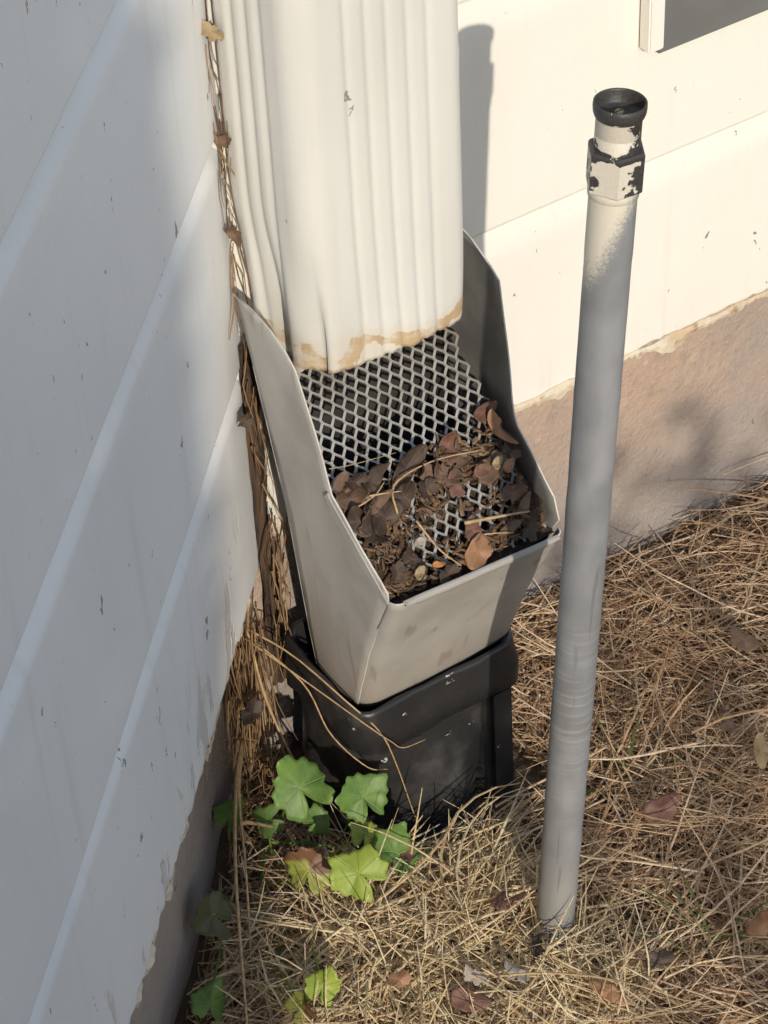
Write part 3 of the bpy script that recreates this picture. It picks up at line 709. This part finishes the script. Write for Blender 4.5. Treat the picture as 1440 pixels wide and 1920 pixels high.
# ------------------------------------------------------------------ leaves
def leaf_mesh(kind, size, seed, curl=.25, fold=.2):
    """outline in polar form, three rings, bent in z"""
    V = [(0, 0, 0)]; F = []; ns = 60; rnd = random.Random(seed); ph = rnd.random()*9
    def outline(a):
        if kind == 'vine':     # five to seven blunt toothed lobes, notch at the stalk
            r = .82+.065*math.cos(5*a)+.05*math.sin(3*a+ph)+.035*math.sin(8*a+ph)+.06*(1-2*abs((a*13/6.2832+ph) % 1-.5)*2)
            d = abs((a-math.pi+math.pi) % (2*math.pi)-math.pi); notch = abs(abs(a)-math.pi); r *= 1-.78*math.exp(-(notch/.20)**2)
            return r*(1+.07*math.sin(2*a+ph))
        if kind == 'oval': return 1/math.sqrt((math.cos(a))**2+(math.sin(a)/.58)**2)*(1+.05*math.sin(3*a+ph)+.03*math.sin(7*a+ph))
        if kind == 'long': return 1/math.sqrt((math.cos(a))**2+(math.sin(a)/.34)**2)*(1+.06*math.sin(3*a+ph))
        return .8/math.sqrt((math.cos(a))**2+(math.sin(a)/.7)**2)*(1+.2*math.sin(2*a+ph)+.13*math.sin(5*a+ph*2)+.08*math.sin(11*a+ph*3)+.06*math.sin(17*a+ph))     # torn scrap
    cu, fo = curl*(.6+.8*rnd.random()), fold*(.6+.8*rnd.random()); an = rnd.random()*6.28
    for ri, fr in enumerate((.3, .58, .82, 1.)):
        for k in range(ns):
            a = -math.pi+2*math.pi*k/ns; r = outline(a)*fr*size; x, y = r*math.cos(a), r*math.sin(a)
            q = (x*math.cos(an)+y*math.sin(an))/size
            z = size*(cu*q*q*1.0 - fo*abs(y)/size*.8 + .10*fr*math.sin(3*a+ph) + .06*fr*nz(x/size*2.2, y/size*2.2, seed))
            V.append((x, y, z))
    for k in range(ns): F.append((0, 1+k, 1+(k+1) % ns))
    for ri in range(3):
        for k in range(ns):
            a = 1+ri*ns; F.append((a+k, a+ns+k, a+ns+(k+1) % ns, a+(k+1) % ns))
    return V, F
def face_to(o, loc, nrm, spin):
    q = Vector(nrm).normalized().to_track_quat('Z', 'Y'); o.matrix_basis = Matrix.Translation(loc) @ (q.to_matrix() @ Matrix.Rotation(spin, 3, 'Z')).to_4x4()
def leaf(name, kind, size, mat, loc, nrm, spin, seed, parent=None, curl=.25, fold=.2, th=.0003):
    V, F = leaf_mesh(kind, size, seed, curl, fold); o = obj(name, V, F, mat, parent, True); face_to(o, loc, nrm, spin); solidify(o, th, 0); return o
# vine
vroot = Vector((-.045, -.075, .0))
vn = thing('vine_plant', 'low green vine with lobed leaves growing in front of the black drain', 'vine', vroot)
VINE = [((-.0306, -.0984, .060), .0185, 'vine', (-.25, -.75, .75), 2.0), ((-.0036, -.1214, .055), .0160, 'vine', (-.1, -.8, .6), 1.7), ((-.0088, -.1300, .035), .0095, 'vine2', (-.3, -.5, .9), 1.2),
        ((-.0006, -.1470, .030), .0150, 'vine', (-.1, -.6, .8), .9), ((-.0325, -.1589, .045), .0165, 'vine2', (-.3, -.6, .8), 2.4), ((-.0472, -.1291, .030), .0145, 'vine3', (-.5, -.6, .6), 1.5),
        ((-.0857, -.2021, .030), .0105, 'vine2', (-.3, -.6, .7), 1.1), ((-.1362, -.1683, .020), .0120, 'vine', (.3, -.5, .8), .4), ((-.0461, -.0839, .030), .0105, 'vine', (.2, -.7, .7), 2.9),
        ((-.1068, -.1247, .030), .0150, 'vine4', (.3, -.7, .5), 1.9), ((-.0570, -.0592, .020), .0110, 'vine', (.2, -.6, .7), .5), ((-.1026, -.2072, .030), .0100, 'vine3', (-.8, -.3, .4), 1.0),
        ((.0195, -.1464, .013), .0060, 'vine', (.1, -.5, .8), 2.2), ((-.0230, -.1010, .030), .0090, 'vine', (-.2, -.7, .6), .2)]
for i, (p, s, m, nr, sp) in enumerate(VINE):
    lf = leaf('leaf', 'vine', s*1.12, m, Vector(p)-vroot, nr, sp, i*7+3, vn, .55, .35, .00015)
    foot = vroot.lerp(Vector(p), .55)+Vector((rng.normal(0, .01), rng.normal(0, .01), 0)); foot.z = .004
    pts = bez([Vector(p)-vroot, (Vector(p)*.65+foot*.35)-vroot+Vector((0, 0, .002)), foot-vroot], 8)
    V, F = tube(pts, [.0007]*8, 6); obj('stalk', V, F, 'vine2' if m != 'vine' else 'vine', vn, True)
for k, ends in enumerate(([(0, 0, .004), (.03, -.03, .006), (.045, -.07, .006)], [(0, 0, .004), (-.03, -.05, .006), (-.05, -.13, .008)], [(0, 0, .004), (.0, -.05, .008), (.01, -.09, .008)])):
    V, F = tube(bez(ends, 12), .0011, 6); obj('runner', V, F, 'vine', vn, True)
# dead leaves on the ground
GL = [((.1438, -.2076, .013), .0125, 'oval', 'dl_red', 'rounded red brown dead leaf lying in the grass beside the riser', .6), ((.2156, -.2113, .018), .0140, 'long', 'dl_tan', 'folded tan dead leaf standing upright in the grass', 1.7),
      ((.1342, -.3057, .014), .0100, 'oval', 'dl_orange', 'small curled orange brown leaf lying apart in the grass', 1.0), ((-.0510, -.2234, .020), .0085, 'scrap', 'dl_orange', 'crumpled orange leaf scrap on the pale straw stems', .3),
      ((-.0165, -.2444, .018), .0080, 'scrap', 'dl_grey', 'pale grey leaf scrap in straw near the riser foot', 2.1), ((.0041, -.2551, .016), .0085, 'scrap', 'dl_grey', 'greyish curled leaf in the soil hollow at the riser foot', 1.1),
      ((.0367, -.2925, .014), .0120, 'long', 'dl_orange', 'narrow orange brown dead leaf lying near the riser foot', 2.3), ((.0056, -.1502, .016), .0070, 'oval', 'dl_red', 'small red brown leaf under the green vine leaf', .2),
      ((.0320, -.2101, .014), .0105, 'oval', 'dl_red', 'dark red brown leaf pressed against the riser foot', 1.5), ((.0721, -.2919, .014), .0095, 'scrap', 'dl_dark', 'dark broken leaf in brown grass away from the riser', 0),
      ((.0267, -.2446, .012), .0080, 'scrap', 'dl_dark', 'dark brown crumpled leaf under the riser foot', .8), ((.2726, -.1294, .014), .0110, 'oval', 'dl_brown', 'brown dead leaf in the dry grass near the foundation', 2.0),
      ((-.0272, -.2542, .016), .0110, 'oval', 'dl_red', 'dull red leaf half buried under straw stems', 2.6), ((.2194, -.1760, .013), .0090, 'scrap', 'dl_brown', 'torn brown leaf lying in the grass between larger leaves', 1.3), ((-.0330, -.0550, .075), .0100, 'scrap', 'dl_dark', 'dark shrivelled leaf caught in the hanging roots', 1.3)]
for i, (p, s, k, m, lab, sp) in enumerate(GL):
    nr = (rng.normal(-.1, .2), rng.normal(-.35, .2), 1) if i != 1 else (-.3, -1, .25)
    tag(leaf('dead_leaf', k, s, m, Vector(p)+Vector((0, 0, .012)), nr, sp, i*5+1, None, .35, .3), lab, 'leaf', 'dead leaves on the ground')
for i, (x, y, z, sz, m, lab) in enumerate([(.008, -.012, .585, .0050, 'dl_orange', 'orange brown leaf scrap wedged high beside the downspout'), (.007, -.013, .487, .0070, 'dl_tan', 'tan papery scrap caught between wall and downspout'),
                                          (.009, -.012, .425, .0055, 'dl_brown', 'brown leaf scrap wedged beside the downspout below the papery scrap'), (.008, -.014, .372, .0060, 'dl_brown', 'brown leaf scrap just above the hopper wing tip'), (-.001, -.024, .262, .0065, 'dl_dark', 'dark shrivelled scrap between hopper wing and wall')]):
    tag(leaf('leaf_scrap', 'scrap', sz, m, (x, y, z), (-.4, -1, .3), i*1.3+1.2, i*3+5, None, .8, .4), lab, 'leaf', 'leaf scraps in the corner gap')
# green blades
for i, (x, y, n, h, lab) in enumerate([(.1510, -.1650, 7, .05, 'small tuft of green grass between the riser and the foundation'), (.1129, -.2869, 8, .045, 'green grass tuft in brown thatch away from walls'),
                                       (.0429, -.1472, 7, .022, 'short green grass tuft before the black drain'), (.0102, -.2700, 4, .045, 'flattened green blades by the riser foot')]):
    P = []; W = []; T = []
    for k in range(n):
        a = rng.uniform(0, 6.28); el = rng.uniform(.5, 1.2) if i != 3 else .25; p = np.array([x+rng.normal(0, .005), y+rng.normal(0, .005), 0.]); p[2] = ground_z(p[0], p[1])-.002; pts = [p.copy()]
        for s in range(7): el -= .12; p = p+np.array([math.cos(a)*math.cos(el), math.sin(a)*math.cos(el), math.sin(el)])*h*1.2/7; pts.append(p.copy())
        P.append(pts); W.append(rng.uniform(.0014, .0026)); T.append(rng.random())
    tag(ribbons(P, W, T, 'grass_tuft', 'greengrass'), lab, 'grass', 'green grass tufts')

# ------------------------------------------------------------------ litter in the hopper
WIN = ((.079, -.1195, .018), (.050, -.1245, .013), (.101, -.118, .009))
def in_win(x, y): return any(((x-a)/(c*1.05))**2+((y-b)/(c*.62))**2 < 1 for a, b, c in WIN)
def litter_bed():
    V = []; nx_, ny_ = 70, 46
    for j in range(ny_):
        for i in range(nx_):
            x = lerp(.0105, .1175, i/(nx_-1)); s = j/(ny_-1); y = lerp(-.1395, -.088, s)
            plane = .334+y
            cover = .0135*(1-s/.46)+.006*nz(x*34, y*34, 1)+.004*nz(x*90, y*90, 2)
            # patches where the screen still shows
            for cx, cy, rr in WIN: cover -= .032*math.exp(-(((x-cx)/rr)**2+((y-cy)/(rr*.55))**2))
            cover += .008*math.exp(-((x-.1)/.022)**2-((y+.102)/.012)**2)+.007*math.exp(-((x-.115)/.006)**2)*(1 if y > -.13 else 0)
            cover += .006*math.exp(-((x-.03)/.022)**2-((y+.103)/.011)**2)+.006*math.exp(-((x-.06)/.02)**2-((y+.101)/.009)**2)
            z = plane+min(cover, .02)-.003; z = min(z, .2015+.004*nz(x*40, y*40, 8)) if y < -.130 else z
            V.append((x, y, z))
    o = obj('leaf_mould', V, grid_faces(ny_, nx_), 'litter', None, True)
    return tag(o, 'dark crumbled leaf mould heaped against the hopper lip', 'leaf litter', kind='stuff')
litter_bed()
P = []; W = []; T = []
for i in range(1200):
    x = rng.uniform(.012, .116); s = rng.random()**1.5; y = lerp(-.136, -.092, s); p = np.array([x, y, .334+y+rng.uniform(.003, .010)]); a = rng.uniform(0, 6.28); L = rng.uniform(.004, .011); pts = [p]
    for q in range(3):
        a += rng.normal(0, .4); p = p+np.array([math.cos(a), math.sin(a)*.7, math.sin(a)*.7+rng.normal(0, .2)])*L/3; pts.append(p)
    if not all(.0115 < q[0] < .1165 and -.1365 < q[1] for q in pts) or (any(in_win(q[0], q[1]) for q in pts) and rng.random() < .85): continue
    P.append(pts); W.append(rng.choice([.0005, .0010, .0018, .0028])*rng.uniform(.7, 1.2)); T.append(float(np.clip(rng.normal(.1, .2), 0, 1)))
tag(ribbons(P, W, T, 'litter_crumbs', 'root'), 'fine brown crumbs and bits among the leaves on the mesh screen', 'leaf litter', kind='stuff')
FL = [((.0810, -.0931, .2494), .0085, 'oval', 'dl_red', 'smooth oval reddish leaf lying high on the bare mesh screen', 1.2), ((.0125, -.0923, .2502), .0115, 'long', 'dl_brown', 'upright brown leaf against the left wing of the hopper', 1.2),
      ((.0300, -.0953, .2492), .0110, 'scrap', 'dl_dark', None, .3), ((.0184, -.0957, .2468), .0100, 'oval', 'dl_brown', None, .4), ((.0528, -.0947, .2478), .0150, 'long', 'dl_dark', None, .7),
      ((.0712, -.1024, .2401), .0110, 'scrap', 'dl_brown', None, 2), ((.0883, -.1001, .2394), .0110, 'scrap', 'dl_brown', None, 1.2), ((.0999, -.1091, .2354), .0130, 'scrap', 'dl_brown', 'large curled brown leaf beside the right wing of the hopper', .1),
      ((.1090, -.0878, .2547), .0075, 'oval', 'dl_red', 'small red brown leaf caught on the edge of the mesh', .4), ((.1120, -.0960, .2485), .0120, 'long', 'dl_orange', 'narrow orange brown strip standing at the right wing', 1.7),
      ((.0694, -.1351, .2094), .0115, 'oval', 'dl_orange', 'broad orange brown leaf resting on the front lip of the hopper', .5), ((.0720, -.1270, .2174), .0075, 'oval', 'dl_red', 'dull red leaf just behind the broad orange brown leaf', 1.3),
      ((.0297, -.1074, .2351), .0115, 'oval', 'dl_dark', None, .5), ((.0185, -.1102, .2323), .0100, 'scrap', 'dl_dark', None, 1.5), ((.0584, -.1045, .2374), .0090, 'scrap', 'dl_dark', None, .9),
      ((.0153, -.1050, .2375), .0095, 'oval', 'dl_dark', None, 1.9), ((.1031, -.1210, .2235), .0090, 'scrap', 'dl_brown', None, .2), ((.1042, -.1287, .2168), .0090, 'long', 'dl_brown', None, .6),
      ((.0742, -.1078, .2347), .0085, 'scrap', 'dl_red', None, 1.1), ((.0231, -.1278, .2147), .0080, 'scrap', 'dl_dark', None, .3), ((.1041, -.1346, .2079), .0090, 'scrap', 'dl_dark', None, .9),
      ((.0920, -.1324, .2121), .0080, 'long', 'dl_brown', None, .2), ((.0330, -.1259, .2166), .0080, 'scrap', 'dl_dark', None, 2.2), ((.0268, -.1021, .2403), .0100, 'long', 'dl_brown', None, .2), ((.0220, -.0920, .2526), .0075, 'scrap', 'dl_dark', None, .2),
      ((.0620, -.0985, .2440), .0080, 'oval', 'dl_brown', None, 2.4), ((.0930, -.1080, .2370), .0070, 'oval', 'dl_red', None, .4), ((.0440, -.1040, .2390), .0090, 'oval', 'dl_dark', None, 1.0), ((.1130, -.1060, .2380), .0085, 'scrap', 'dl_dark', None, .5), ((.0480, -.1370, .2060), .0075, 'scrap', 'dl_dark', None, .5)]
def where(p, m):
    a = {'dl_dark': 'dark crumpled leaf', 'dl_brown': 'mid brown leaf', 'dl_red': 'small dull red leaf'}[m]
    b = 'by the hopper wing nearest the shaded wall' if p[0] < .035 else ('by the hopper wing nearest the riser' if p[0] > .085 else 'halfway between the hopper wings')
    c = 'at the upper litter edge' if p[1] > -.1045 else ('close to the lip' if p[1] < -.122 else 'on the lower mesh')
    return a+' '+c+' '+b
for i, (p, s, k, m, lab, sp) in enumerate(FL):
    nr = Vector((rng.normal(0, .22), -1+rng.normal(0, .25), 1+rng.normal(0, .25)))
    tag(leaf('dead_leaf', k, s, m, Vector(p)+MN*.0015, nr, sp, i*11+2, None, .75, .3, .0002),
        lab or where(p, m), 'leaf', 'dead leaves in the hopper')
for p, s, m, lab in (((.0996, -.1126, .2407), .0042, 'dl_tan', 'pale tan seed husk on the curled brown leaf'), ((.0400, -.1246, .2247), .0036, 'dl_grey', 'whitish round seed husk on the lower mesh'),
                     ((.0323, -.1349, .2144), .0042, 'dl_tan', 'pale yellow round seed husk on dark leaf mould'), ((.0439, -.1346, .2137), .0030, 'seed_orange', 'small orange round fruit on dark leaf mould'),
                     ((.1043, -.1158, .2385), .0042, 'dl_orange', 'rusty orange leaf fragment beside the pale husk')):
    V, F = leaf_mesh('oval', s, int(s*1e5), .5, .1); o = obj('seed_husk', V, F, m, None, True); face_to(o, Vector(p), (0, -1, 1), s*900); solidify(o, .0012, 0); tag(o, lab, 'seed', 'seed husks in the hopper')
TW = [([(.0349, -.1113, .2369), (.0381, -.1024, .2457), (.0496, -.0993, .2488), (.0702, -.0994, .2488), (.0954, -.1031, .2450)], .0007, 'long hooked straw stem across the leaves on the screen'),
      ([(.0110, -.0850, .2621), (.0243, -.0878, .2604), (.0493, -.0905, .2577)], .0003, 'hair thin stem stretched over the mesh'), ([(.0132, -.1029, .2453), (.0277, -.1014, .2467), (.0359, -.0985, .2497)], .0006, 'short straw piece on the left leaves'),
      ([(.0677, -.1251, .2231), (.0869, -.1284, .2198), (.1056, -.1319, .2163)], .0011, 'thick pale stem lying over the lower mesh'), ([(.0429, -.1166, .2316), (.0477, -.1295, .2187), (.0552, -.1388, .2093)], .0007, 'dark bent twig across the lower mesh opening'),
      ([(.0753, -.1321, .2160), (.0830, -.1340, .2142), (.0914, -.1364, .2117)], .0005, 'fine straw piece behind the hopper lip'), ([(.0243, -.1015, .2480), (.0330, -.1030, .2465), (.0422, -.1047, .2444)], .0006, 'straw piece lying flat on dark leaves')]
for pts, r, lab in TW:
    q = bez([Vector(p)+MN*.002 for p in pts], 14); V, F = tube(q, [r*(1-.5*i/13) for i in range(14)], 6); o = obj('dry_stem', V, F, 'pale_straw', None, True)
    a_ = o.data.attributes.new('tone', 'FLOAT', 'POINT'); a_.data.foreach_set('value', [.2]*len(V)); tag(o, lab, 'stem', 'dry stems in the hopper')
# dry stems trailing over the black drain and along the left wall
ST = [([(-.020, -.030, .128), (-.006, -.060, .120), (.004, -.098, .108), (.016, -.1125, .088), (.024, -.1145, .060), (.032, -.1150, .022), (.037, -.117, -.004)], .0006, 'long dry stem trailing down the front of the black drain'),
      ([(-.022, -.036, .124), (-.004, -.080, .108), (.010, -.1130, .095), (.022, -.1140, .078), (.030, -.1140, .068), (.046, -.1130, .064)], .0005, 'thin kinked stem across the drain rim'),
      ([(-.016, -.034, .118), (-.0035, -.066, .100), (-.003, -.090, .080), (.006, -.112, .066), (.020, -.1120, .055)], .0006, 'stem lying along the side of the drain rim'),
      ([(-.018, -.032, .125), (-.020, -.050, .085), (-.014, -.070, .04), (-.006, -.098, .004)], .0010, 'bent straw stem leaning beside the drain'),
      ([(-.034, -.042, .055), (-.060, -.078, .062), (-.094, -.132, .058), (-.132, -.200, .030)], .0014, 'thick dry stalk hanging along the shaded wall foot'),
      ([(-.036, -.045, .052), (-.056, -.073, .050), (-.080, -.117, .036), (-.10, -.15, .010)], .0010, 'second dry stalk beside the thick one at the wall foot'),
      ([(-.060, -.080, .020), (-.062, -.085, .040), (-.045, -.090, .030)], .0018, 'curved dry blade by the wall foot')]
for pts, r, lab in ST:
    q = bez(pts, 22); V, F = tube(q, [r*(1-.45*i/21) for i in range(22)], 6); o = obj('dry_stem', V, F, 'pale_straw', None, True)
    a_ = o.data.attributes.new('tone', 'FLOAT', 'POINT'); a_.data.foreach_set('value', [.15]*len(V)); tag(o, lab, 'stem', 'dry stems by the drain')

# ------------------------------------------------------------------ leafy shade blockers, added out of view to darken wall and ground
hs = Vector((SUN.x, SUN.y, 0)).normalized(); side = Vector((-hs.y, hs.x, 0))       # side points to the left seen from the wall... fixed below
if side.x < 0: side = -side
def shade_blocker(name, label, cx, cy, rx, ry, h, n, z0=.05, ls=.05, boxy=3.):
    root = thing(name, label, 'shade_blocker', (cx, cy, 0), math.atan2(side.y, side.x)); V = []; F = []; T = []; k = 0
    while k < n:
        u = rng.uniform(-1, 1, 3); q = (abs(u[0])**boxy+abs(u[1])**boxy+abs(u[2])**(boxy+1))
        if q > 1: continue
        c = np.array([u[0]*rx, u[1]*ry, z0+(u[2]+1)/2*(h-z0)]); a = rng.normal(0, 1, 3); a /= np.linalg.norm(a); b = np.cross(a, rng.normal(0, 1, 3)); b /= np.linalg.norm(b)
        L = ls*rng.uniform(.6, 1.2); i = len(V); V += [c-a*L*.5, c+b*L*.28, c+a*L*.5, c-b*L*.28]; F.append((i, i+1, i+2, i+3)); T += [rng.random()]*4; k += 1
    o = obj('blocker_crown', V, F, 'shade_blocker', root); at = o.data.attributes.new('tone', 'FLOAT', 'POINT'); at.data.foreach_set('value', T)
    V, F = tube([(0, 0, -.03), (.01, 0, h*.4), (0, .01, h*.8)], [.03, .022, .008], 8); obj('trunk', V, F, 'bark', root)
    for s in range(5):
        a = s*1.257; V, F = tube([(0, 0, h*.15), (math.cos(a)*rx*.5, math.sin(a)*ry*.5, h*.45), (math.cos(a)*rx*.8, math.sin(a)*ry*.8, h*.8)], [.016, .011, .004], 6); obj('limb', V, F, 'bark', root)
    return root
def shade_spot(p, dist, half): # centre of a blocker whose right/left edge throws its shade edge through ground point p
    return Vector((p[0], p[1], 0))+hs*dist+side*half
c1 = shade_spot((-.040, -.037), 2.2, -.442); shade_blocker('tall_shade_blocker', 'added unseen tall evergreen bush behind the viewer, shading the wall', c1.x, c1.y, .44, .30, 2.2, 32000, .02, .054, 12)
c2 = shade_spot((.032, -.203), 2.3, .65); shade_blocker('low_shade_blocker', 'added unseen low bush behind the viewer, shading the ground', c2.x, c2.y, .62, .35, 1.10, 4200, .02, .04, 5)
